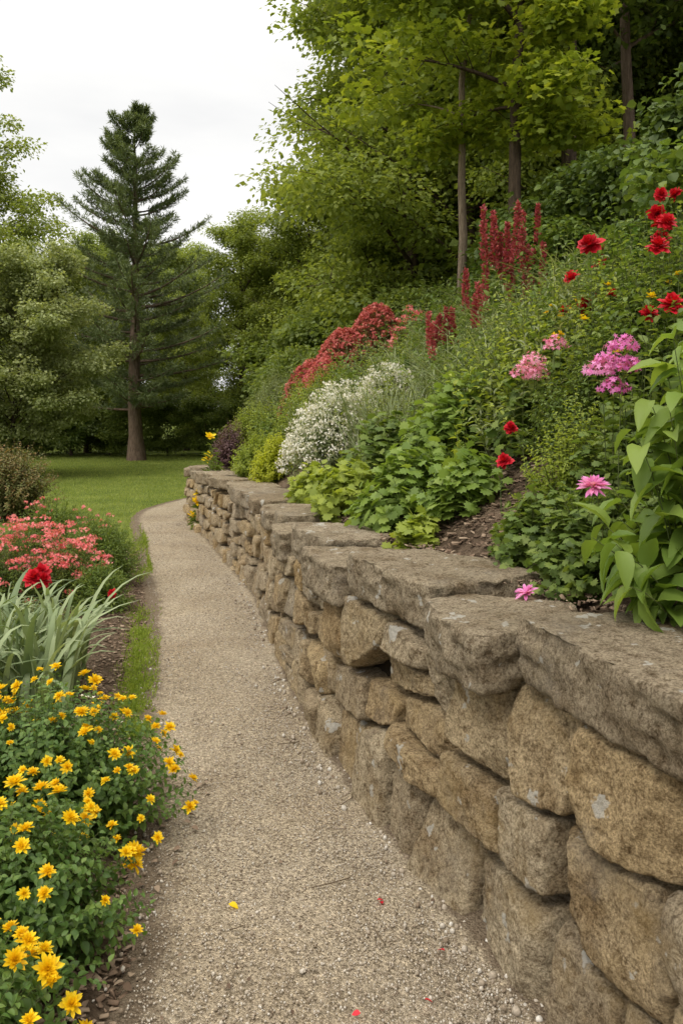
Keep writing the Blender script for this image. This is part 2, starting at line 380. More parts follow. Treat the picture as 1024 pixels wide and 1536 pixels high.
def courses(sa,sb,nr,wmin,wmax,seed,wob):
    rr=np.random.default_rng(seed)
    Hf=lambda s:float(ztop_s(s))-.15
    fr=[0]+[(k+1)/nr+rr.uniform(-.04,.04) for k in range(nr-1)]+[1]
    def zb(k,s):
        if k==0: return -.08
        if k==nr: return Hf(s)
        return Hf(s)*(fr[k]+wob*noise.noise(Vector((s*1.7,k*7.3+seed,0)))+.4*wob*noise.noise(Vector((s*4,k*3.3,seed))))
    for k in range(nr):
        s=sa-rr.uniform(0,.2)
        sh=rr.normal(0,.02)
        while s<sb:
            w=rr.uniform(wmin,wmax)
            if rr.random()<.2: w*=.6
            e=s+w;sh2=rr.normal(0,.038)
            q=rr.uniform(-.012,.012,6)
            bl=(s-sh,zb(k,s)+q[0]);br=(e-sh2,zb(k,e)+q[1]);tr=(e+sh2,zb(k+1,e)+q[2]);tl=(s+sh,zb(k+1,s)+q[3])
            m=s+(e-s)*rr.uniform(.3,.7)
            bm=(m,zb(k,m)+q[4]);tm=(m,zb(k+1,m)+q[5])
            hgt=tm[1]-bm[1]
            if rr.random()<.18 and hgt>.19:
                g=rr.uniform(.3,.7);g2=g+rr.uniform(-.12,.12)
                L_=(bl[0]*(1-g)+tl[0]*g,bl[1]*(1-g)+tl[1]*g);R_=(br[0]*(1-g2)+tr[0]*g2,br[1]*(1-g2)+tr[1]*g2)
                cells.append([bl,bm,br,R_,L_]);cells.append([L_,R_,tr,tm,tl])
            elif rr.random()<.25 and w>.24:
                g=rr.uniform(.16,.26);hh=rr.uniform(.25,.4)
                c1=(bl[0]+w*g,bl[1]);c2=(bl[0]+w*g*.8,bl[1]+hgt*hh);c3=(bl[0],bl[1]+hgt*hh)
                cells.append([bl,c1,c2,c3]);cells.append([c1,br,tr,tm,tl,(tl[0]*.5+bl[0]*.5,bl[1]+hgt*(hh+.02))])
            else: cells.append([bl,bm,br,tr,tm,tl])
            s=e;sh=sh2
courses(s0,s_of_y(3.9),3,.25,.48,14,.13)
courses(s_of_y(3.9)+.1,s_of_y(7.4),4,.20,.44,4,.12)
courses(s_of_y(7.4)+.1,send,5,.16,.38,5,.09)
mb=MB()
for i,poly in enumerate(cells):
    A=np.array(poly);c0=A.mean(0);size=np.ptp(A,axis=0)
    if min(size)<.03: continue
    cs=c0[0];y=float(wpt(cs)[1]);near=y<5.2
    na,rings=(128,32) if (near and y>1.2) else ((56,16) if y<9 else (36,12))
    th=np.linspace(0,2*PI,na,endpoint=False)
    small=min(size)<.10
    R=polyR(poly,c0[0],c0[1],th,r2.uniform(26,44) if not small else 10,r2.uniform(.004,.010))
    wob=1+.016*np.sin(th*3+r2.uniform(0,6))+.016*np.sin(th*5+r2.uniform(0,6))+.012*np.sin(th*9+r2.uniform(0,6))
    R=R*np.minimum(wob,1.008)
    tt=np.concatenate([np.linspace(.05,.91,rings-7),[.94,.965,.983,.994,1.0,.985,.94]])
    e=r2.uniform(24,44)
    prof=np.clip(1-np.clip(tt,0,1)**e,0,1)**(1/1.4);prof[-3]=.0;prof[-2]=-.7;prof[-1]=-2.0
    Hd=r2.uniform(.06,.078) if not small else .03
    xx=tt[:,None]*R[None]*np.cos(th);zz=tt[:,None]*R[None]*np.sin(th)
    pl=.01+r2.normal(0,.09)*xx+r2.normal(0,.11)*zz
    for k in range(6):
        az_=r2.uniform(0,6.28);sl=r2.uniform(.25,.8)
        ext=abs(math.cos(az_))*size[0]*.5+abs(math.sin(az_))*size[1]*.5
        pl=np.minimum(pl,.012-sl*(math.cos(az_)*xx+math.sin(az_)*zz-ext*r2.uniform(.4,.95)))
    off=r2.uniform(-.026,.026)
    hh=prof[:,None]*(Hd+np.where(prof[:,None]>0,np.maximum(pl,-.045),0))+off
    P=np.stack([xx+c0[0],hh,zz+c0[1]],-1).reshape(-1,3)
    P=np.vstack([P,[[c0[0],Hd+off+pl[0].mean(),c0[1]]]])
    o=r2.uniform(0,50)
    sm=.5 if small else 1
    P+=nvec(P,5,o)*.004*sm
    P+=nvec(P,15,o)*.005*sm
    n1=nvec(P,32,o);P+=np.sign(n1)*np.abs(n1)**.65*.0045
    if near: P+=nvec(P,85,o)*.003
    x,yv,nx,ny=wpt(P[:,0]);h=P[:,1]-.05*P[:,2]-.018
    V=np.stack([x+nx*h,yv+ny*h,P[:,2]],-1)
    nr=len(tt);I=np.arange(nr*na).reshape(nr,na)
    F=np.stack([I[:-1],np.roll(I[:-1],-1,1),np.roll(I[1:],-1,1),I[1:]],-1).reshape(-1,4)[:,::-1]
    c=nr*na;TF=np.stack([np.full(na,c),np.roll(I[0],-1),I[0]],-1)[:,::-1]
    mb.add(V,[F,TF],0,r2.random())
mb.obj('wall_stones',[M_stone],wall)
ys=[-1.6,-.8,0.,.75,1.5,2.36,2.86,3.6,4.15,4.8,5.35,6.0,6.5]
br=[s_of_y(v) for v in ys];s=br[-1]
while s<WS[-1]-.5:
    s+=r2.uniform(.35,.85);br.append(s)
mb=MB()
dz=[.0,.0,0,0,.018,-.012,.028,-.035,.015,-.035,.02,-.015]
ff=[.07,.07,.07,.07,.06,.13,.05,.11,.05,.12,.05,.09]
for i in range(len(br)-1):
    g1,g2=r2.uniform(.008,.024),r2.uniform(.008,.024)
    a,b=br[i]+g1,br[i+1]-g2;y=float(wpt(a)[1])
    f0=ff[i] if i<len(ff) else r2.uniform(.03,.12);sk=r2.normal(0,.03)
    fr=lambda:f0+r2.uniform(-.025,.025);bk=lambda:r2.uniform(-.50,-.30)
    m=a+(b-a)*r2.uniform(.35,.65)
    poly=[(a+r2.uniform(-.01,.02),fr()-sk),(a+r2.uniform(0,.05),bk()),(m,bk()-.02),(b+r2.uniform(-.07,.0),bk()),(b+r2.uniform(-.03,.01),fr()+sk),(m,f0+.03)]
    c0=np.array(poly).mean(0)
    na=200 if y<5 else 64
    th=np.linspace(0,2*PI,na,endpoint=False);R=polyR(poly,c0[0],c0[1],th,40,.0)
    thick=r2.uniform(.16,.19) if y<5 else r2.uniform(.10,.155)
    nt_=20 if y<5 else 9;nsd=16 if y<5 else 6
    tt=np.concatenate([np.linspace(.06,.96,nt_),[.978,.99,.997],np.linspace(1,.985,nsd),[.94,.8]])
    zz=np.concatenate([np.zeros(nt_),[-.002,-.004,-.008],np.linspace(-.016,-thick+.010,nsd),[-thick,-thick-.005]])
    xx=tt[:,None]*R*np.cos(th);yy=tt[:,None]*R*np.sin(th)
    ta,tb=r2.normal(0,.028),r2.normal(0,.03)
    side=(np.arange(len(tt))>=nt_+1)[:,None]
    Z=zz[:,None]+ta*xx+tb*yy+np.zeros_like(xx)
    P=np.stack([xx+c0[0],yy+c0[1],Z],-1).reshape(-1,3);P=np.vstack([P,[[c0[0],c0[1],0]]])
    o=r2.uniform(0,60);sd=np.append(np.repeat(side.ravel(),na),0)[:,None]
    P+=nvec(P,4,o)*np.array([.012,.013,.009])
    n1=nvec(P,(8,8,20),o);P+=np.sign(n1)*np.abs(n1)**.7*(.003+.010*sd)*np.array([1,1,.4])
    P+=nvec(P,26,o)*(.004+.006*sd)
    if y<5: P+=nvec(P,70,o)*.0034
    x,yv,nx,ny=wpt(P[:,0]);h=P[:,1]-.035
    zt=ztop_s((a+b)/2)+(dz[i] if i<len(dz) else r2.uniform(-.03,.025))
    V=np.stack([x+nx*h,yv+ny*h,P[:,2]+zt],-1)
    nr=len(tt);I=np.arange(nr*na).reshape(nr,na)
    F=np.stack([I[:-1],np.roll(I[:-1],-1,1),np.roll(I[1:],-1,1),I[1:]],-1).reshape(-1,4)[:,::-1]
    c=nr*na;TF=np.stack([np.full(na,c),np.roll(I[0],-1),I[0]],-1)[:,::-1]
    mb.add(V,[F,TF],0,r2.random())
mb.obj('cap_stones',[M_cap],wall)
ss=np.arange(s0,WS[-1],.1);x,y,nx,ny=wpt(ss);zt=ztop_s(ss)-.13
V=[]
for hh,zk in ((-.08,-.1),(-.115,None),(-.4,None)):
    V.append(np.stack([x+nx*hh,y+ny*hh,(zt if zk is None else zt*0+zk)],-1))
V=np.stack(V,1);I=np.arange(len(ss)*3).reshape(-1,3)
F=np.stack([I[:-1,:-1],I[1:,:-1],I[1:,1:],I[:-1,1:]],-1).reshape(-1,4)
mb=MB();mb.add(V.reshape(-1,3),[F]);mb.obj('soil_core',[M_soilwall],wall)

# ------------------------------------------------------------------ pebbles, chips, litter
ico=[];g=(1+5**.5)/2
for a in((-1,g,0),(1,g,0),(-1,-g,0),(1,-g,0),(0,-1,g),(0,1,g),(0,-1,-g),(0,1,-g),(g,0,-1),(g,0,1),(-g,0,-1),(-g,0,1)): ico.append(a)
icoF=np.array([(0,11,5),(0,5,1),(0,1,7),(0,7,10),(0,10,11),(1,5,9),(5,11,4),(11,10,2),(10,7,6),(7,1,8),(3,9,4),(3,4,2),(3,2,6),(3,6,8),(3,8,9),(4,9,5),(2,4,11),(6,2,10),(8,6,7),(9,8,1)])
ICO=(np.array(ico)/1.9*.5,[icoF])
def scatter_rocks(mb,x,y,z,size,rnd,mat=0):
    n=len(x);d=rng.normal(0,1,(n,3));d[:,2]*=.3;nr=np.array([0,0,1.])+rng.normal(0,.3,(n,3))
    place(mb,ICO,np.stack([x,y,z],-1),d,nr,size,size*rng.uniform(.6,1,n),mat,rnd)
mb=MB()
n=42000
yy=1.8+11*rng.random(n)**2.2;tq=rng.random(n);ww=wallx(yy)-.02;lx=pathx(yy)
x=np.where(rng.random(n)<.22,ww-np.abs(rng.normal(0,.16,n)),lx+(ww-lx)*tq)
sz=rng.uniform(.003,.008,n)*(1+(rng.random(n)<.04)*.9)
scatter_rocks(mb,x,yy,np.full(n,.024),sz,rng.random(n)**1.2*.85)
n=480;yy=1.7+6*rng.random(n)**1.5;x=wallx(yy)-.03-np.abs(rng.normal(0,.09,n))
scatter_rocks(mb,x,yy,np.full(n,.03),rng.uniform(.008,.03,n)*rng.uniform(.5,1,n),rng.random(n))
n=170;yy=1.8+3.5*rng.random(n);x=pathx(yy)-rng.normal(.02,.05,n)
scatter_rocks(mb,x,yy,np.full(n,.03),rng.uniform(.008,.02,n),rng.random(n))
mb.obj('loose_gravel',[M_pebble])
BOX=(np.array([(-.5,0,-.05),(.5,0,-.05),(.5,1,-.05),(-.5,1,-.05),(-.4,.05,.06),(.45,.1,.05),(.4,.9,.07),(-.45,.95,.05)],float),[np.array([(0,3,2,1),(4,5,6,7),(0,1,5,4),(1,2,6,5),(2,3,7,6),(3,0,4,7)])])
mb=MB()
def chips(x,y,z,a,b):
    n=len(x);d=rng.normal(0,1,(n,3));d[:,2]*=.25;L=rng.uniform(a,b,n)
    place(mb,BOX,np.stack([x,y,z],-1),d,np.array([0,0,1.])+rng.normal(0,.35,(n,3)),L,L*rng.uniform(.25,.6,n),0,rng.random(n))
n=7000;yy=1.6+8*rng.random(n)**1.6;x=pathx(yy)-np.abs(rng.normal(0,.35,n))+.03
chips(x,yy,np.full(n,.0)+bedz(x,yy)+.006,.01,.035)
n=9000;ss=s_of_y(.8)+6.5*rng.random(n)**1.3;px,py,nx,ny=wpt(ss);dd=rng.uniform(.33,1.3,n);x=px-nx*dd;y=py-ny*dd
chips(x,y,G(x,y)+.006,.012,.045)
n=1500;ss=s_of_y(1.)+5*rng.random(n);px,py,nx,ny=wpt(ss);dd=.46-np.abs(rng.normal(0,.07,n));x=px-nx*dd;y=py-ny*dd
chips(x,y,ztop_s(ss)+.004,.008,.025)
mb.obj('mulch_chips',[M_chip])
mb=MB()
def litter(pts,L,mat):
    pts=np.array(pts,float);n=len(pts);place(mb,LF3,np.c_[pts,np.full(n,.035)],np.c_[rng.normal(0,1,(n,2)),np.zeros(n)],np.array([0,0,1.])+rng.normal(0,.3,(n,3)),L,L*.7,mat,rng.random(n))
litter([(-.36,2.63)],.035,0)
litter([(.13,2.63),(.115,2.65),(.22,2.2),(-.14,2.1),(.3,2.4),(.05,2.15)],.024,1)
litter(np.c_[rng.uniform(-.5,.3,36),rng.uniform(1.9,4.5,36)],.016,2)
litter(np.c_[rng.uniform(-.9,-.55,60),rng.uniform(1.9,3.5,60)],.03,2)
tw=[((-.1,2.72),(.03,2.78)),((-.34,2.5),(-.3,2.52)),((.0,3.3),(.05,3.37)),((-.3,3.9),(-.2,3.93)),((.1,2.5),(.13,2.43)),((-.4,4.8),(-.3,4.9))]
P=np.array([[[a[0],a[1],.034],[(a[0]+b[0])/2,(a[1]+b[1])/2-.01,.038],[b[0],b[1],.034]] for a,b in tw])
tubes(mb,P,np.full((len(tw),3),.0022),3,4)
mb.obj('fallen_petals_and_twigs',[F_yel,F_red,M_chip,M_wood])

# ------------------------------------------------------------------ grass
mb=MB()
n=130000;yy=8+24*rng.random(n)**1.15;x=-13+14*rng.random(n)
d,_=wdist(x,yy)
inpath=np.zeros(n,bool)
Pm=(Ls+Rs)/2;hw=np.linalg.norm(Ls-Rs,axis=1)/2
for i in range(0,n,10000):
    D=np.hypot(x[i:i+10000,None]-Pm[None,::6,0],yy[i:i+10000,None]-Pm[None,::6,1]);j=D.argmin(1);inpath[i:i+10000]=D[np.arange(len(j)),j]<hw[::6][j]*1.0
ok=(~inpath)&(d<-.1)&~((yy<9.8)&(x>-7.5))
x=x[ok];yy=yy[ok];n=len(x)
place(mb,(np.array([(-.5,0,0),(.5,0,0),(0,1,0)],float),[np.array([(0,1,2)])]),np.stack([x,yy,np.full(n,-.005)],-1),np.c_[rng.normal(0,.5,(n,2)),np.ones(n)],rng.normal(0,1,(n,3)),rng.uniform(.03,.07,n),rng.uniform(.008,.016,n),0,rng.random(n))
mb.obj('lawn_grass',[leafmat('grass_blade',[(.12,.165,.035),(.185,.23,.05),(.26,.295,.075)],.4,gain=GN)])
mb=MB()
def tuft(cx,cy,sx,sy,n,h):
    x=rng.normal(cx,sx,n);y=rng.normal(cy,sy,n);x=np.minimum(x,pathx(y)+.07)
    place(mb,leaf_tpl(2,.3,.1,.3),np.stack([x,y,np.full(n,.02)],-1),np.c_[rng.normal(0,.7,(n,2)),np.ones(n)],rng.normal(0,1,(n,3)),rng.uniform(.4,1,n)*h,rng.uniform(.004,.007,n),0,rng.random(n))
for c in [(-1.20,4.75,.06,.13),(-1.31,5.15,.07,.12),(-1.36,5.5,.07,.13),(-1.14,4.4,.05,.08),(-1.02,4.1,.04,.05),(-1.47,5.85,.05,.1)]: tuft(*c,900,.05)
tuft(-1.62,6.3,.08,.2,500,.06);tuft(-1.95,8.2,.05,.5,500,.06)
tuft(-2.4,9.6,.1,.6,900,.08)
mb.obj('path_edge_grass',[leafmat('edge_grass',[(.11,.16,.02),(.18,.24,.035),(.25,.30,.06)],.4,gain=GN)])

# ------------------------------------------------------------------ trees
def make_tree(h,cb,cr,ncl,npc,L,tpl,mats,seed,tr=.15,sig=.28,npri=26,elev=30,bias=None,wob=.12,flat=.5):
    r=np.random.default_rng(seed);mb=MB()
    K=12;tz=np.linspace(0,h*.97,K);w=np.cumsum(r.normal(0,wob,(K,2)),0)*np.linspace(0,1,K)[:,None];w-=w[0]
    P=np.c_[w,tz][None];rr=(tr*(1-.9*tz/h)*(1+.5*np.exp(-tz/.25)))[None]
    tubes(mb,P,rr,1,9)
    B=[];E=[];ln=[]
    for i in range(npri):
        t=(i+.5)/npri+r.normal(0,.02);t=min(max(t,0),1);z=cb+(h*.95-cb)*t
        pf=math.sqrt(max(.03,1-((t-.38)/.66)**2))
        l=cr*pf*r.uniform(.7,1.12);az=i*2.4+r.normal(0,.3);el=math.radians(elev+25*t+r.normal(0,8))
        b=np.array([np.interp(z,tz,w[:,0]),np.interp(z,tz,w[:,1]),z])
        dv=np.array([math.cos(az)*math.cos(el),math.sin(az)*math.cos(el),math.sin(el)])
        if bias is not None:
            l*=1+bias[2]*(dv[0]*bias[0]+dv[1]*bias[1])
            if l<.35: continue
        B.append(b);E.append(b+dv*l+np.array([0,0,-.12*l]));ln.append(l)
    B=np.array(B);E=np.array(E);ln=np.array(ln)
    C=(B+E)/2+np.array([0,0,1])*ln[:,None]*.12
    t=np.broadcast_to(np.linspace(0,1,7),(len(B),7));Pp,_=bez(B,C,E,t)
    tubes(mb,Pp,(tr*.3*(ln/cr))[:,None]*(1-.8*t),1,5)
    ns=9;n2=len(B)*ns;ii=np.repeat(np.arange(len(B)),ns)
    tf=np.tile(np.linspace(.25,1,ns),len(B))
    S,T=bez(B[ii],C[ii],E[ii],tf[:,None]);S=S[:,0];T=T[:,0]
    dv=nrmz(T+r.normal(0,.75,(n2,3))*np.array([1,1,.55]));l2=ln[ii]*r.uniform(.22,.42,n2)
    E2=S+dv*l2[:,None]
    t=np.broadcast_to(np.linspace(0,1,4),(n2,4));Ps=S[:,None]+(E2-S)[:,None]*t[...,None]
    tubes(mb,Ps,(tr*.09)*(1-.7*t),1,3)
    j=r.integers(0,n2,ncl);f=r.uniform(.3,1.08,ncl);cc=S[j]+(E2-S)[j]*f[:,None];cr_=r.random(ncl)
    nl=ncl*npc;k=np.repeat(np.arange(ncl),npc)
    sg=sig*r.uniform(.6,1.3,ncl)
    o=r.normal(0,1,(nl,3));o/=np.maximum(1,np.linalg.norm(o,axis=1,keepdims=True)/1.7)
    pos=cc[k]+o*sg[k][:,None]*np.array([1,1,flat])
    d=o*np.array([1,1,.3])+r.normal(0,.6,(nl,3));d[:,2]-=.45
    nr=np.array([0,0,1.])+r.normal(0,.45,(nl,3))
    LL=L*r.uniform(.6,1.15,nl)
    place(mb,tpl,pos,d,nr,LL,LL*.72 if tpl is RH else LL*1.0,0,np.clip(.45*cr_[k]+.55*r.random(nl),0,1))
    return mb
def put(me,name,x,y,rot=0,sc=1,parent=None,z=None):
    o=bpy.data.objects.new(name,me);scene.collection.objects.link(o)
    zz=float(G(np.array([x]),np.array([y]))[0]) if z is None else z
    o.location=(x,y,zz-.05);o.rotation_euler=(0,0,rot);o.scale=(sc,)*3 if np.isscalar(sc) else sc
    if parent:o.parent=parent
    return o
V1=make_tree(11,1.2,3.0,620,70,.15,RH,None,1,.17,.36,30).mesh('forest_tree_a',[L_forest,M_bark])
V2=make_tree(11,.9,2.7,760,75,.115,RH,None,2,.16,.33,34).mesh('forest_tree_b',[L_forest2,M_bark])
V3=make_tree(12,1.5,3.2,620,70,.16,RH,None,3,.18,.38,28).mesh('forest_tree_c',[L_fdark,M_bark])
V4=make_tree(16,6.5,2.8,480,70,.16,RH,None,4,.16,.4,24,20,wob=.09).mesh('tall_tree_d',[L_fdark,M_barkpine])
U1=make_tree(3.2,.15,1.7,300,60,.12,RH,None,5,.05,.26,22,25).mesh('understory_a',[L_forest,M_bark])
U2=make_tree(2.8,.1,1.6,300,60,.12,RH,None,6,.05,.26,22,25).mesh('understory_b',[L_fdark,M_bark])
S1=make_tree(1.25,.08,.75,150,40,.085,LF2,None,15,.02,.13,22,25).mesh('slope_shrub_a',[L_dark,M_bark])
S2=make_tree(1.15,.08,.7,150,40,.08,LF2,None,16,.02,.13,22,25).mesh('slope_shrub_b',[L_mid,M_bark])
forest=bpy.data.objects.new('distant_forest',None);scene.collection.objects.link(forest)
r3=np.random.default_rng(5);k=0
for row,(yy,hs) in enumerate([(36,.64),(41,.84),(47,1.0)]):
    x=-28+row*1.3
    while x<12:
        me=[V1,V2,V2,V2,V1][r3.integers(0,5)]
        put(me,'forest_tree_%d'%k,x+r3.uniform(-.6,.6),yy+r3.uniform(-1.5,1.5),r3.uniform(0,6.28),hs*r3.uniform(.85,1.12),forest,0);k+=1
        x+=r3.uniform(3.0,4.2)
for (x,y,s) in [(-4.0,33,.86),(-2.0,33.5,.8),(-10.3,33.5,.75)]:
    put(V2,'forest_tree_%d'%k,x,y,k,s,forest,0);k+=1
x=-20
while x<4:
    put([U1,U2,U1][r3.integers(0,3)],'undergrowth_%d'%k,x,31+r3.uniform(-1.2,1.2),r3.uniform(0,6.28),r3.uniform(.6,1.0),forest,0);k+=1;x+=r3.uniform(1.0,1.5)
hillf=bpy.data.objects.new('hillside_woodland',None);scene.collection.objects.link(hillf)
hl=[(V2,1.2,23,.9),(V2,3.4,20.5,1.35),(V2,2.0,21.5,1.45),(V2,2.6,27,1.75),(V1,5.6,24,1.7),(V2,6.0,18.5,1.2),(V2,4.6,29,1.8),(V3,8,22,1.4),(V2,-.9,31,.95),(V1,2.8,33,1.9),
    (V3,9.5,27,1.5),(V3,12,20,1.3),(V1,8,31,1.7),(V3,13,30,1.6),(V3,16,25,1.5),(V3,18,33,1.6),(V3,22,28,1.6),
    (V4,5.4,15.5,1),(V4,7.2,16.5,1.05),(V4,9.3,17.5,1),(V4,8.6,14.5,1.1),(V4,11,16,1),(V4,6.6,19.5,1),(V4,12.5,22,1.1),(V4,10,20.5,1.1),(V4,14,19,1.1),(V4,7.9,24,1.1)]
for i,(me,x,y,s) in enumerate(hl): put(me,'woodland_tree_%d'%i,x,y,r3.uniform(0,6.28),s,hillf)
for i in range(60):
    x=r3.uniform(2.2,15);y=r3.uniform(11.5,22);dd,_=wdist([x],[y])
    if dd[0]<4.4: continue
    put([U1,U2,U1][r3.integers(0,3)],'woodland_shrub_%d'%i,x,y,r3.uniform(0,6.28),r3.uniform(.5,.95),hillf)
for i,(x,y,s) in enumerate([(4.2,8.6,.4),(4.7,7.4,.42),(4.6,9.8,.45),(5.5,8.6,.5),(5.3,10.8,.5),(4.0,11.4,.4),(6.4,9.8,.55)]):
    put([U2,U1][i%2],'slope_thicket_%d'%i,x,y,i*1.7,s,hillf)
for i in range(44):
    x=r3.uniform(1.9,5.2);y=r3.uniform(5.2,11.5);dd,_=wdist([x],[y])
    if dd[0]<2.6 or (1.2<x<2.1 and y<8.4): continue
    put([S1,S2][i%2],'slope_shrub_%d'%i,x,y,r3.uniform(0,6.28),r3.uniform(.6,1.05),hillf)
for i,(x,y,s) in enumerate([(-.6,19.5,.9),(.6,18.2,1.0),(1.8,17.5,1.0),(3.2,17.,.9),(-1.3,22,1.1),(.2,21,1.2),(2.2,20,1.3),(4.2,16,.9)]):
    put(U1,'woodland_edge_%d'%i,x,y,r3.uniform(0,6.28),s,hillf,0 if y>17.5 and x<1 else None)
me=make_tree(14.5,2,4.6,1300,80,.15,RH,None,12,.22,.38,46).mesh('deciduous_tree',[L_forest2,M_bark]);put(me,'deciduous_tree',-14.3,28.5,2.0,.96,None,0)
me=make_tree(6.0,.3,2.9,1100,95,.09,leaf_tpl(1,.2,.1),None,13,.09,.24,44,30).mesh('willow_tree',[L_willow,M_bark]);put(me,'willow_tree',-8.5,21,0,.84,None,0)
put(me,'willow_tree',-10.4,19,2.1,.72,None,0)
me=make_tree(10.5,2.4,1.55,900,46,.10,LOB,None,31,.10,.24,34,12,bias=(-.9,-.4,.62),wob=.05).mesh('maple_tree',[L_maple,M_bark])
put(me,'maple_tree',2.3,11.0,0,1)
me=make_tree(11.5,4.6,2.6,560,46,.10,LOB,None,33,.14,.28,26,15,wob=.05).mesh('maple_tree',[leafmat('leaf_maple_dark',[(.05,.085,.015),(.10,.14,.025),(.18,.22,.04)],.45,gain=GN),M_bark])
put(me,'maple_tree',3.4,12.3,0,1)
me=make_tree(8.5,2.9,1.8,420,46,.095,LOB,None,35,.075,.25,20,25,bias=(-.7,-.2,.3),wob=.09).mesh('young_maple_tree',[L_lime,M_barkpale])
put(me,'young_maple_tree',1.75,12.0,0,1)

def pine(h,seed):
    r=np.random.default_rng(seed);mb=MB();K=14;tz=np.linspace(0,h,K);w=np.cumsum(r.normal(0,.02,(K,2)),0);w-=w[0]
    tubes(mb,np.c_[w,tz][None],(.25*(1-.95*tz/h)*(1+.4*np.exp(-tz/.3)))[None],1,10)
    B=[];E=[];C=[];z=1.9;i=0
    while z<h-.15:
        f=(z-2)/(h-2);Lm=2.9*(1-f)**.8*(.8+.5*min(1,max(f,0)*5))+.12
        for k in range(6 if f<.8 else 4):
            az=i*1.1+k*2*PI/5.7+r.normal(0,.25);l=Lm*r.uniform(.5,1.18);b=np.array([np.interp(z,tz,w[:,0]),np.interp(z,tz,w[:,1]),z+r.uniform(-.15,.15)])
            rise=(-.02+.5*f)*l;dv=np.array([math.cos(az),math.sin(az),0])
            B.append(b);C.append(b+dv*l*.55+np.array([0,0,rise*.2]));E.append(b+dv*l+np.array([0,0,rise+.18*l]))
        z+=r.uniform(.40,.58)*(1 if f<.7 else .75);i+=1
    B,C,E=map(np.array,(B,C,E));n=len(B);ln=np.linalg.norm(E-B,axis=1)
    t=np.broadcast_to(np.linspace(0,1,6),(n,6));P,_=bez(B,C,E,t);tubes(mb,P,(.012+.014*ln)[:,None]*(1-.8*t),1,4)
    nt_=18;ii=np.repeat(np.arange(n),nt_);tf=np.tile(np.linspace(.2,1,nt_),n)
    S,T=bez(B[ii],C[ii],E[ii],tf[:,None]);S=S[:,0];T=T[:,0]
    sd=nrmz(np.cross(T,[0,0,1.]))*np.where(np.arange(len(S))%2,1,-1)[:,None]
    dv=nrmz(T*.8+sd*r.uniform(.5,1.1,(len(S),1))+np.array([0,0,.12]));l2=(.18+.25*ln[ii]*(1.1-tf))*r.uniform(.7,1.2,len(S));E2=S+dv*l2[:,None]
    m=30;k=np.repeat(np.arange(len(S)),m);f=r.uniform(.15,1,len(k))
    pos=S[k]+(E2-S)[k]*f[:,None]+r.normal(0,.03,(len(k),3));d=dv[k]*.7+r.normal(0,.55,(len(k),3));d[:,2]+=.2
    place(mb,RH,pos,d,r.normal(0,.5,(len(k),3))+np.array([0,0,1.]),r.uniform(.13,.24,len(k)),.030,0,np.clip(.4*r.random(len(S))[k]+.6*r.random(len(k)),0,1))
    return mb
mb=pine(12.1,8);put(mb.mesh('pine_tree',[L_needle,M_barkpine]),'pine_tree',-6.95,28,0,1,None,0)

# ------------------------------------------------------------------ plants
def dome(cx,cy,rx,ry,h,n,spread=.35,hv=.2,minh=.25,qpow=.55):
    qd=rng.random(n)**qpow;az=rng.random(n)*2*PI;ca,sa=np.cos(az),np.sin(az)
    tx=cx+rx*qd*ca;ty=cy+ry*qd*sa;bx=cx+rx*qd*ca*spread;by=cy+ry*qd*sa*spread
    hh=h*np.maximum(minh,np.sqrt(np.clip(1-(qd*.97)**2,0,1)))*(1+rng.uniform(-hv,hv*.6,n))
    B=np.stack([bx,by,G(bx,by)-.02],-1);T=np.stack([tx,ty,G(bx*.4+tx*.6,by*.4+ty*.6)+hh],-1)
    return B,T
def ring_flower(mb,pos,nr,size,npet,tilts,mat,matc=None,wid=.45,tpl=LPET,csz=.25,shr=.55):
    n=len(pos);nr=nrmz(nr);ref=np.array([.31,.95,.1]);u=nrmz(np.cross(nr,ref));v=np.cross(nr,u)
    size=np.broadcast_to(size,(n,));rb=rng.random(n)
    for li,tl in enumerate(tilts):
        sc=1-shr*li/max(1,len(tilts));a=np.arange(npet)*2*PI/npet+li*.6
        az=a[None]+rng.random((n,1))*6.28+rng.normal(0,.12,(n,npet))
        rad=np.cos(az)[...,None]*u[:,None]+np.sin(az)[...,None]*v[:,None]
        tt=math.radians(tl)+rng.normal(0,.16,(n,npet,1));d=rad*np.cos(tt)+nr[:,None]*np.sin(tt);nn=nr[:,None]*np.cos(tt)-rad*np.sin(tt)
        L=(size*sc*.55)[:,None]*rng.uniform(.75,1.12,(n,npet))
        p0=np.broadcast_to(pos[:,None],(n,npet,3))
        place(mb,tpl,p0.reshape(-1,3),d.reshape(-1,3),nn.reshape(-1,3),L.ravel(),(L*wid).ravel()*1.0,mat,np.clip(rb[:,None]*.5+.5*rng.random((n,npet)),0,1).ravel())
    if matc is not None:
        place(mb,ICO,pos+nr*size[:,None]*.03,u,nr,size*csz,size*csz,matc,rng.random(n))
def cluster(mb,pos,nr,rad,m,fs,mat,flat=.6):
    n=len(pos);o=rng.normal(0,1,(n,m,3));o=nrmz(o);o[...,2]=np.abs(o[...,2])*flat
    rad=np.broadcast_to(rad,(n,));p=pos[:,None]+o*rad[:,None,None]*rng.uniform(.6,1,(n,m,1))
    nn=o+rng.normal(0,.3,(n,m,3));d=rng.normal(0,1,(n,m,3))
    rb=rng.random((n,1))
    place(mb,STAR,p.reshape(-1,3),d.reshape(-1,3),nn.reshape(-1,3),fs*rng.uniform(.7,1.1,n*m),fs*rng.uniform(.7,1.1,n*m),mat,np.clip(.4*rb+.6*rng.random((n,m)),0,1).ravel())
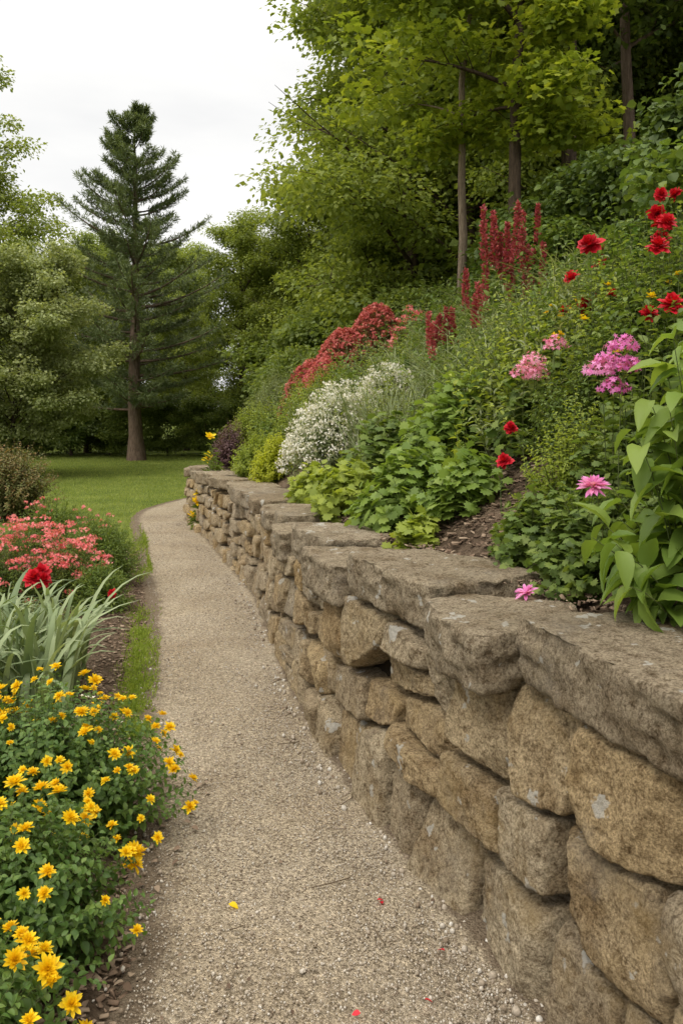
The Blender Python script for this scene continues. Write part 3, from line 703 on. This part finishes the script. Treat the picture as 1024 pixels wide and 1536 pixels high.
def spike(mb,B,T,L,m,r,mat):
    n=len(B);f=rng.random((n,m));top=T;ax=nrmz(T-B)
    L=np.broadcast_to(L,(n,))[:,None]
    p=top[:,None]-ax[:,None]*(L*(1-f))[...,None]
    rr=r*(1-f*.85)[...,None];o=nrmz(rng.normal(0,1,(n,m,3)));p=p+o*rr*rng.uniform(.3,1,(n,m,1))
    d=o+ax[:,None]*.8
    place(mb,RH,p.reshape(-1,3),d.reshape(-1,3),rng.normal(0,1,(n*m,3)),r*1.1*rng.uniform(.6,1.2,n*m),r*.6,mat,np.clip(.4*rng.random((n,1))+.6*rng.random((n,m)),0,1).ravel())

def bush(name,cx,cy,rx,ry,h,ns,nl,L,W,tpl,lm,sm=None,fl=None,**kw):
    mb=MB();dk={k:kw.pop(k) for k in ('spread','hv','minh','qpow') if k in kw}
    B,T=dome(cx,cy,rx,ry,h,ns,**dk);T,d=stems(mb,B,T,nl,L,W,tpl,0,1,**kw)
    mats=[lm,sm or M_stem]
    if fl: mats+=fl(mb,T,d,B)
    return mb.obj(name,mats)
up=np.array([0,0,1.])
def yel(frac,size):
    def f(mb,T,d,B):
        s=rng.random(len(T))<frac;n=s.sum();P=T[s]+up*.015
        ring_flower(mb,P,up*1.0+d[s]*.5+rng.normal(0,.35,(n,3))+np.array([0,-.35,0]),size*rng.uniform(.6,1.2,n),13,(0,22,45,65),2,3,.34,csz=.13)
        return [F_yel,F_org]
    return f
bush('yellow_flower_bush',-1.10,3.08,.57,.50,.56,480,22,.042,.029,LF3,L_yb,fl=yel(.22,.048),start=.1,sr=.002,droop=.3)
bush('yellow_flower_bush',-1.01,2.35,.48,.42,.47,430,22,.044,.030,LF3,L_yb,fl=yel(.17,.052),start=.1,sr=.002,droop=.3)
bush('yellow_flower_bush',-.95,1.8,.38,.38,.42,340,22,.046,.032,LF3,L_yb,fl=yel(.14,.058),start=.1,sr=.002,droop=.3)
bush('yellow_flower_bush',-1.75,3.3,.45,.45,.55,240,18,.042,.026,LF3,L_yb,fl=yel(.2,.045),start=.15,sr=.002,droop=.3)
bush('white_flower_clump',-1.15,3.75,.16,.16,.30,60,10,.03,.014,LF2,L_grey,fl=lambda mb,T,d,B:(ring_flower(mb,T[::3],up+d[::3],.03,6,(15,40),2,3),[F_white,F_org])[1])
def blades(name,cx,cy,sx,sy,n,h,w,mat,lean=.45,K=8,z0=None):
    mb=MB();bx=rng.normal(cx,sx,n);by=rng.normal(cy,sy,n);az=rng.random(n)*6.28;hh=h*rng.uniform(.6,1.1,n);l=hh*np.abs(rng.normal(lean,.3,n))
    B=np.stack([bx,by,G(bx,by)-.01],-1);D=np.stack([np.cos(az),np.sin(az),0*az],-1)
    C=B+up*(hh*.85)[:,None]+D*(l*.25)[:,None];T=B+up*(hh*rng.uniform(.55,1,n))[:,None]+D*l[:,None]
    t=np.broadcast_to(np.linspace(0,1,K),(n,K));P,tan=bez(B,C,T,t)
    sd=np.broadcast_to(nrmz(np.cross(D,up))[:,None],P.shape)
    ww=(w*rng.uniform(.7,1.2,n))[:,None]*np.clip(1.05-t**2.2,0.03,1)*.5
    nrm_=np.cross(tan,sd)
    V=np.stack([P-sd*ww[...,None],P-nrm_*ww[...,None]*.35,P+sd*ww[...,None]],2);I=np.arange(n*K*3).reshape(n,K,3)
    F=np.stack([I[:,:-1,:-1],I[:,:-1,1:],I[:,1:,1:],I[:,1:,:-1]],-1).reshape(-1,4)
    mb.add(V.reshape(-1,3),[F],0,np.repeat(rng.random(n),K*3));return mb.obj(name,[mat])
for c in [(-1.62,4.2,.12,.11),(-1.85,4.5,.13,.12),(-1.65,4.65,.1,.1),(-2.1,4.85,.14,.14),(-1.85,4.0,.12,.1)]:
    blades('iris_plant',*c,72,.70,.046,L_iris,.42)
def clus(mat,frac,rad,m,fs,flat=.7):
    def f(mb,T,d,B):
        s=rng.random(len(T))<frac;cluster(mb,T[s]+up*.01,d[s],rad,m,fs,2,flat);return [mat]
    return f
bush('coral_phlox',-2.70,6.7,.66,.5,.72,280,14,.05,.018,LF2,L_mid,fl=clus(F_coral,.55,.05,16,.032))
bush('coral_phlox',-2.25,6.75,.38,.4,.64,150,14,.05,.018,LF2,L_mid,fl=clus(F_coral,.45,.05,16,.032))
bush('coral_phlox',-3.6,7.4,.6,.5,.6,200,12,.05,.018,LF2,L_mid,fl=clus(F_coral,.5,.06,16,.034))
bush('leafy_border_plant',-2.2,7.5,.42,.55,.62,380,18,.06,.020,LF2,L_mid,ang=40)
bush('leafy_border_plant',-1.90,6.5,.26,.4,.42,240,16,.055,.019,LF2,L_mid,ang=40)
bush('leafy_border_plant',-2.55,8.4,.4,.6,.55,280,16,.06,.02,LF2,L_mid,ang=40,fl=clus(F_coral,.06,.03,8,.03))
bush('leafy_border_plant',-3.2,9.2,.6,.6,.62,280,16,.07,.022,LF2,L_mid,ang=40,fl=clus(F_coral,.12,.03,8,.035))
bush('leafy_border_plant',-4.3,9.0,.8,.7,.6,260,14,.07,.02,LF2,L_grey,ang=40,fl=clus(F_coral,.10,.03,8,.035))
bush('low_border_plant',-2.1,5.5,.45,.4,.35,200,14,.05,.02,LF2,L_grey)
bush('low_border_plant',-2.8,5.7,.5,.5,.42,200,14,.05,.02,LF2,L_mid)
def roses(name,pts,size,hs=None,leafn=5,leafL=.06,petal=F_red,lm=None):
    mb=MB();P=np.array(pts,float);n=len(P);bx=P[:,0]+rng.normal(0,.06,n);by=P[:,1]+rng.normal(0,.06,n)
    B=np.stack([bx,by,G(bx,by)],-1);T,d=stems(mb,B,P,leafn,leafL,leafL*.55,LF3,0,1,sr=.003,start=.3)
    sz=size*rng.uniform(.75,1.15,n)
    ring_flower(mb,P,up+rng.normal(0,.5,(n,3))+np.array([-.2,-.6,0]),sz,9,(-30,-5,15,35,52,68,82),2,2,.62,csz=.18,shr=.4)
    return mb.obj(name,[lm or L_mid,M_stem,petal])
roses('crimson_zinnia',[(-2.0,5.5,.54),(-1.97,5.45,.50),(-2.03,5.45,.51)],.13)
roses('crimson_zinnia',[(-1.75,6.3,.22)],.08)
bush('reddish_barberry_shrub',-5.0,12.4,.85,.8,1.15,420,24,.07,.04,LF2,L_redsh,M_wood,spread=.3)
bush('reddish_barberry_shrub',-6.3,12.8,.8,.8,1.0,300,22,.07,.04,LF2,L_redsh,M_wood,spread=.3)
bush('round_green_shrub',-6.0,11.0,.8,.8,.75,300,20,.07,.04,LF2,L_dark,M_wood)

bush('purple_smoke_shrub',-1.62,11.9,.30,.32,.66,240,20,.05,.03,LF2,L_purp,M_wood)
def lil(mb,T,d,B):
    s=slice(0,12);ring_flower(mb,T[s]+up*.10,up+rng.normal(0,.4,(12,3))+np.array([0,-.5,0]),.19,6,(20,45),2,3,.5);return [F_yel,F_org]
bush('orange_daylily',-1.83,11.2,.18,.25,.5,50,8,.2,.018,LF3,L_mid,fl=lil)
bush('yellow_green_shrub',-1.05,10.0,.34,.42,.52,260,20,.06,.03,LF2,L_lime)
bush('yellow_green_shrub',-.75,9.1,.3,.4,.5,220,20,.06,.03,LF2,L_yel)
bush('yellow_green_shrub',-1.35,12.2,.5,.6,.75,260,20,.06,.03,LF2,L_lime)
bush('green_spirea_shrub',-.35,10.9,.65,.6,.8,340,22,.06,.03,LF2,L_lime)
bush('pale_ornamental_shrub',-1.1,13.6,.7,.7,1.25,460,26,.10,.018,LF2,L_grey)
bush('pale_ornamental_shrub',-.3,14.3,.8,.7,1.1,420,26,.09,.016,LF2,L_forest2)
for c in [(-.50,12.1,.42,.4,.84),(-.05,12.2,.42,.4,1.04),(.45,12.3,.45,.4,1.1),(-.3,11.7,.34,.3,.76)]:
    bush('red_flowering_shrub',*c,420,14,.05,.028,LF2,L_burg,fl=clus(F_sed,.85,.045,12,.045,1),hv=.04,spread=.5)
bush('pink_flowering_sedum',1.0,11.7,.35,.3,.75,130,12,.05,.025,LF2,L_grey,fl=clus(F_coral,.5,.05,12,.05))
def wh(mb,T,d,B):
    cluster(mb,T+up*.0,d,.05,8,.03,2,.9)
    m=B+(T-B)*rng.uniform(.72,.97,(len(T),1));cluster(mb,m+(T-B)*np.array([.12,.12,0]),d,.05,4,.03,2,.9);return [F_white]
bush('white_flowering_shrub',-.12,7.9,.50,.55,.78,420,20,.045,.022,LF2,L_grey,fl=wh,spread=.3)
bush('white_flowering_shrub',.42,8.4,.42,.4,.62,240,20,.045,.022,LF2,L_grey,fl=wh,spread=.3)
def fill(name,n,smin,smax,ymin,ymax,h0,h1,nl,L,W,tpl,mat,**kw):
    mb=MB();yy=ymin+(ymax-ymin)*rng.random(n*3);xx=wallx(yy)+ (smin+(smax-smin)*rng.random(n*3))*1.08
    g=np.array([noise.noise(Vector((a*1.1+len(name),b*1.1,4)))for a,b in zip(xx,yy)]);ok=(g+rng.normal(0,.12,len(g))>.02);xx=xx[ok][:n];yy=yy[ok][:n];n=len(xx);g=g[ok][:n]
    hh=rng.uniform(h0,h1,n)*(1+.8*np.clip(g,0,.6));B=np.stack([xx,yy,G(xx,yy)-.02],-1);T=B+np.stack([rng.normal(-.05,.12,n),rng.normal(-.05,.12,n),hh],-1)
    stems(mb,B,T,nl,L,W,tpl,0,1,**kw);return mb.obj(name,[mat,M_stem])
fill('hillside_groundcover',2400,.75,5.0,4.6,15,.25,.6,14,.075,.036,LF2,L_mid)
fill('hillside_meadow_plants',1000,.9,3.6,4.2,15,.3,.75,16,.085,.022,LF2,L_grey,ang=40)
fill('hillside_lime_perennials',900,.8,3.6,4.4,15,.25,.6,14,.07,.038,LF2,L_lime)
fill('hillside_leafy_perennials',1700,1.3,7,4,14,.35,.8,13,.12,.068,LF3,L_mid)
fill('upper_slope_foliage',2000,3.0,8.5,4,14,.4,1.0,13,.15,.085,LF3,L_dark)
fill('rose_bed_foliage',1500,1.15,3.4,2.4,5.4,.35,.75,16,.065,.04,LF3,L_mid)
fill('rose_bed_light_foliage',600,1.0,3.2,2.4,5.6,.3,.7,16,.06,.036,LF3,L_lime)
for (x,y,rx,ry,h,ns,m,L) in [(1.5,4.1,.35,.3,.85,90,L_mid,.085),(1.75,4.7,.4,.35,.85,100,L_yb,.09),(2.2,5.5,.5,.4,.8,110,L_mid,.10),(1.45,5.6,.35,.3,.7,90,L_dark,.09),(2.6,6.4,.5,.45,.85,110,L_yb,.11),(2.1,7.4,.45,.4,.7,110,L_yb,.10),(3.2,7.2,.6,.5,.85,120,L_dark,.13),(2.9,8.4,.5,.5,.9,120,L_mid,.12),(3.0,5.4,.5,.5,.8,110,L_mid,.10),(1.2,7.0,.35,.35,.6,90,L_yb,.09),(.6,8.9,.35,.35,.6,90,L_yb,.09),(1.6,9.4,.5,.5,.8,120,L_dark,.11)]:
    bush('leafy_perennial',x,y,rx,ry,h,ns,12,L,L*.58,LF3,m,start=.25,ang=62,droop=.35,hv=.35)
for (x,y) in [(.9,7.0),(1.3,7.6),(.5,6.6),(1.6,6.5),(.3,7.4),(2.0,7.2),(1.1,8.6),(.6,9.2),(1.4,5.9),(1.9,6.3),(1.0,5.8)]:
    blades('ornamental_grass',x,y,.13,.13,130,.85,.012,L_grey,.6)
for (x,y,rx,ry,h,ns,mt) in [(.36,4.75,.36,.34,.42,110,L_big),(.02,5.6,.30,.42,.40,110,L_lime),(.62,4.3,.28,.24,.30,70,L_big),(.28,5.9,.4,.4,.55,120,L_mid),(.7,5.2,.42,.4,.6,130,L_big),(-.2,6.5,.26,.4,.36,90,L_lime),(.36,4.12,.16,.14,.18,24,L_lime),(1.15,4.6,.4,.4,.55,120,L_mid)]:
    bush('geranium_plant',x,y,rx,ry,h,ns,7,.085,.085,LOB7,mt,start=.35,ang=70,droop=.1,tiptaper=.2)
for (x,y,rx,ry,h,ns) in [(.88,2.95,.24,.26,.34,130),(1.12,2.8,.2,.22,.34,90),(.78,3.35,.2,.22,.28,90),(1.15,3.3,.3,.3,.45,110)]:
    bush('lady_mantle_plant',x,y,rx,ry,h,ns,9,.05,.055,LOB7,L_mid,start=.3,ang=70,droop=.2,tiptaper=.3)
bush('lime_spirea_plant',.95,3.5,.25,.25,.5,110,22,.035,.018,LF3,L_lime)
bush('green_perennial_clump',1.25,4.0,.4,.4,.6,240,20,.045,.024,LF3,L_mid)
bush('green_perennial_clump',.95,6.0,.5,.5,.65,260,20,.05,.024,LF3,L_mid)
bush('broad_leaved_dogwood',1.08,2.40,.36,.30,.90,40,9,.16,.08,LF6,L_big,start=.25,ang=62,droop=.7,sr=.004,tiptaper=.25,hv=.3,minh=.3)
bush('broad_leaved_dogwood',1.38,2.75,.42,.36,.92,40,10,.14,.07,LF6,L_big,start=.3,ang=62,droop=.6,sr=.004,tiptaper=.25)
bush('broad_leaved_dogwood',1.28,2.1,.3,.26,.5,26,9,.15,.075,LF6,L_big,start=.3,ang=62,droop=.7,sr=.004,tiptaper=.25)
def rosefl(frac,size):
    def f(mb,T,d,B):
        s=(rng.random(len(T))<frac)&(T[:,2]>np.median(T[:,2]));n=s.sum()
        ring_flower(mb,T[s]+up*.02,up+rng.normal(0,.5,(n,3))+np.array([-.2,-.6,0]),size*rng.uniform(.7,1.15,n),9,(-30,-5,15,35,52,68,82),2,2,.62,csz=.18,shr=.4)
        return [F_red]
    return f
bush('red_rose_bush',1.55,3.9,.36,.30,.92,90,14,.062,.038,LF3,L_mid,fl=rosefl(.06,.10),start=.25,ang=60,hv=.3)
bush('red_rose_bush',1.95,4.5,.42,.35,.98,100,14,.066,.04,LF3,L_mid,fl=rosefl(.10,.10),start=.25,ang=60,hv=.3)
bush('red_rose_bush',1.35,4.5,.30,.30,.72,80,14,.06,.036,LF3,L_mid,fl=rosefl(.07,.09),start=.25,ang=60,hv=.3)
bush('red_rose_bush',2.5,5.4,.45,.4,1.0,110,14,.08,.048,LF3,L_yb,fl=rosefl(.12,.12),start=.25,ang=60,hv=.3)
bush('red_rose_bush',1.9,5.6,.4,.4,.8,100,14,.07,.042,LF3,L_mid,fl=rosefl(.12,.10),start=.25,ang=60,hv=.3)
def spikes(name,pts,mat,L=.5,r=.035):
    mb=MB();P=np.array(pts,float);n=len(P);bx=P[:,0]+rng.normal(0,.05,n);by=P[:,1]+rng.normal(0,.05,n);B=np.stack([bx,by,G(bx,by)],-1)
    T,d=stems(mb,B,P,12,.09,.035,LF2,0,1,start=.1);spike(mb,B,P,L*rng.uniform(.7,1.15,n),300,r,2);return mb.obj(name,[L_mid,M_stem,mat])
pts=[(1.34+.045*i+rng.normal(0,.03),8.0+rng.normal(0,.15),3.30+rng.uniform(-.28,.30)+ .1*math.sin(i)) for i in range(15)]
spikes('red_astilbe_plant',pts,F_crim,.58,.037)
spikes('red_astilbe_plant',[(1.13,7.5,2.9),(1.25,7.6,2.8),(1.2,7.4,2.65),(1.0,7.5,2.55),(1.93,8.1,3.65)],F_crim,.36,.032)
spikes('red_astilbe_plant',[(.78,7.4,2.5),(.88,7.4,2.48),(.84,7.5,2.42),(.95,7.5,2.56),(.8,7.3,2.38)],F_crim,.28,.03)
roses('red_rose_bush',[(1.53,4.0,2.57),(1.38,3.6,2.33),(1.22,4.05,2.43),(1.32,3.55,2.03),(1.36,3.4,2.05),(1.28,4.6,2.36),(1.36,4.6,2.2),(1.55,4.0,2.45)],.115)
roses('red_rose_bush',[(1.42,5.2,2.25),(1.5,5.4,2.35),(1.65,5.3,2.55),(1.75,5.5,2.6),(1.55,5.,2.3),(1.35,4.95,2.22)],.085)
roses('red_rose_bush',[(.82,4.0,1.53),(.79,4.0,1.37)],.085)
def phlox(name,pts,mat,rad=.06):
    mb=MB();P=np.array(pts,float);n=len(P);bx=P[:,0]+rng.normal(0,.05,n);by=P[:,1]+rng.normal(0,.05,n);B=np.stack([bx,by,G(bx,by)],-1)
    T,d=stems(mb,B,P,12,.08,.026,LF3,0,1,start=.15);cluster(mb,P-up*.02,d,rad,80,.030,2,.9);return mb.obj(name,[L_mid,M_stem,mat])
phlox('pink_phlox',[(.99,4.25,1.87),(.93,4.2,1.81),(1.02,4.3,1.80),(1.09,4.2,1.95)],F_pink,.08)
phlox('magenta_phlox',[(1.01,3.1,1.80),(1.05,3.1,1.86),(1.02,3.08,1.70),(.97,3.1,1.77),(1.06,3.1,1.78)],F_mag,.066)
mb=MB();P=np.array([(.83,2.72,1.36)]);B=np.array([(.88,2.8,.97)]);stems(mb,B,P,6,.05,.03,LF3,0,1);ring_flower(mb,P,np.array([[-.1,-.5,1.]]),.11,20,(-5,8,20,40),2,3,.22,csz=.2);mb.obj('pink_aster',[L_mid,M_stem,F_mag,F_org])
mb=MB();P=np.array([(.62,2.78,.995)]);ring_flower(mb,P,np.array([[-.3,-.3,1.]]),.08,12,(0,10,20),0,0,.3,csz=.08);mb.obj('fallen_pink_blossom',[F_mag])
mbx=MB();rr_=rng.uniform;P=np.stack([rr_(1.0,1.9,26),rr_(3.4,5.2,26),rr_(1.6,2.4,26)],-1);P[:,2]=G(P[:,0],P[:,1])+rr_(.45,.75,26)
Bq=P.copy();Bq[:,2]=G(P[:,0],P[:,1]);stems(mbx,Bq,P,10,.05,.02,LF2,0,1);ring_flower(mbx,P,up+rng.normal(0,.3,(26,3)),.05,7,(10,35),2,3);mbx.obj('yellow_coreopsis',[L_lime,M_stem,F_yel,F_org])

# ------------------------------------------------------------------ light, world, camera
w=bpy.data.worlds.new('World');scene.world=w;w.use_nodes=True;nt=w.node_tree;nt.nodes.clear()
out=nt.nodes.new('ShaderNodeOutputWorld');bg=nt.nodes.new('ShaderNodeBackground')
sky=nt.nodes.new('ShaderNodeTexSky');sky.sky_type='NISHITA';sky.sun_disc=False
EL,AZ=math.radians(52),math.radians(215)
sky.sun_elevation=EL;sky.sun_rotation=AZ
tc=nt.nodes.new('ShaderNodeTexCoord')
sp=nt.nodes.new('ShaderNodeSeparateXYZ');nt.links.new(tc.outputs['Generated'],sp.inputs[0])
cl=ramp(nt,[(1,1,1),(1,1,1),(2.9,2.8,2.62)],sp.outputs[2],[.0,.40,1])
sc=mixc(nt,cl,(15.4,15.1,14.5),1,'MULTIPLY')
mp=nt.nodes.new('ShaderNodeMapping');mp.inputs['Scale'].default_value=(1.2,1.2,4);nt.links.new(tc.outputs['Generated'],mp.inputs[0])
cn=ntex(nt,1.6,5,.55,mp.outputs[0])
cl2=mixc(nt,sc,ramp(nt,[(.64,.65,.67),(.76,.765,.77)],cn,[.35,.65]),1,'MULTIPLY')
mx=mixc(nt,sky.outputs[0],cl2,.93)
nt.links.new(mx,bg.inputs[0]);bg.inputs[1].default_value=.1
nt.links.new(bg.outputs[0],out.inputs[0])
sun=bpy.data.lights.new('sun','SUN');sun.energy=1.5;sun.angle=math.radians(14);sun.color=(1,.93,.82)
so=bpy.data.objects.new('sun',sun);scene.collection.objects.link(so)
sd=Vector((math.sin(AZ)*math.cos(EL),math.cos(AZ)*math.cos(EL),math.sin(EL)))
so.rotation_euler=sd.to_track_quat('Z','Y').to_euler()
cam=bpy.data.cameras.new('camera');co=bpy.data.objects.new('camera',cam);scene.collection.objects.link(co)
co.location=(0,0,1.6);co.rotation_euler=(math.radians(90),0,0)
cam.sensor_fit='VERTICAL';cam.sensor_height=36;cam.sensor_width=24;cam.lens=28.97;cam.shift_y=-148/1536;cam.clip_end=1500;cam.clip_start=.05
scene.camera=co
scene.view_settings.view_transform='Standard';scene.view_settings.look='None';scene.view_settings.exposure=0
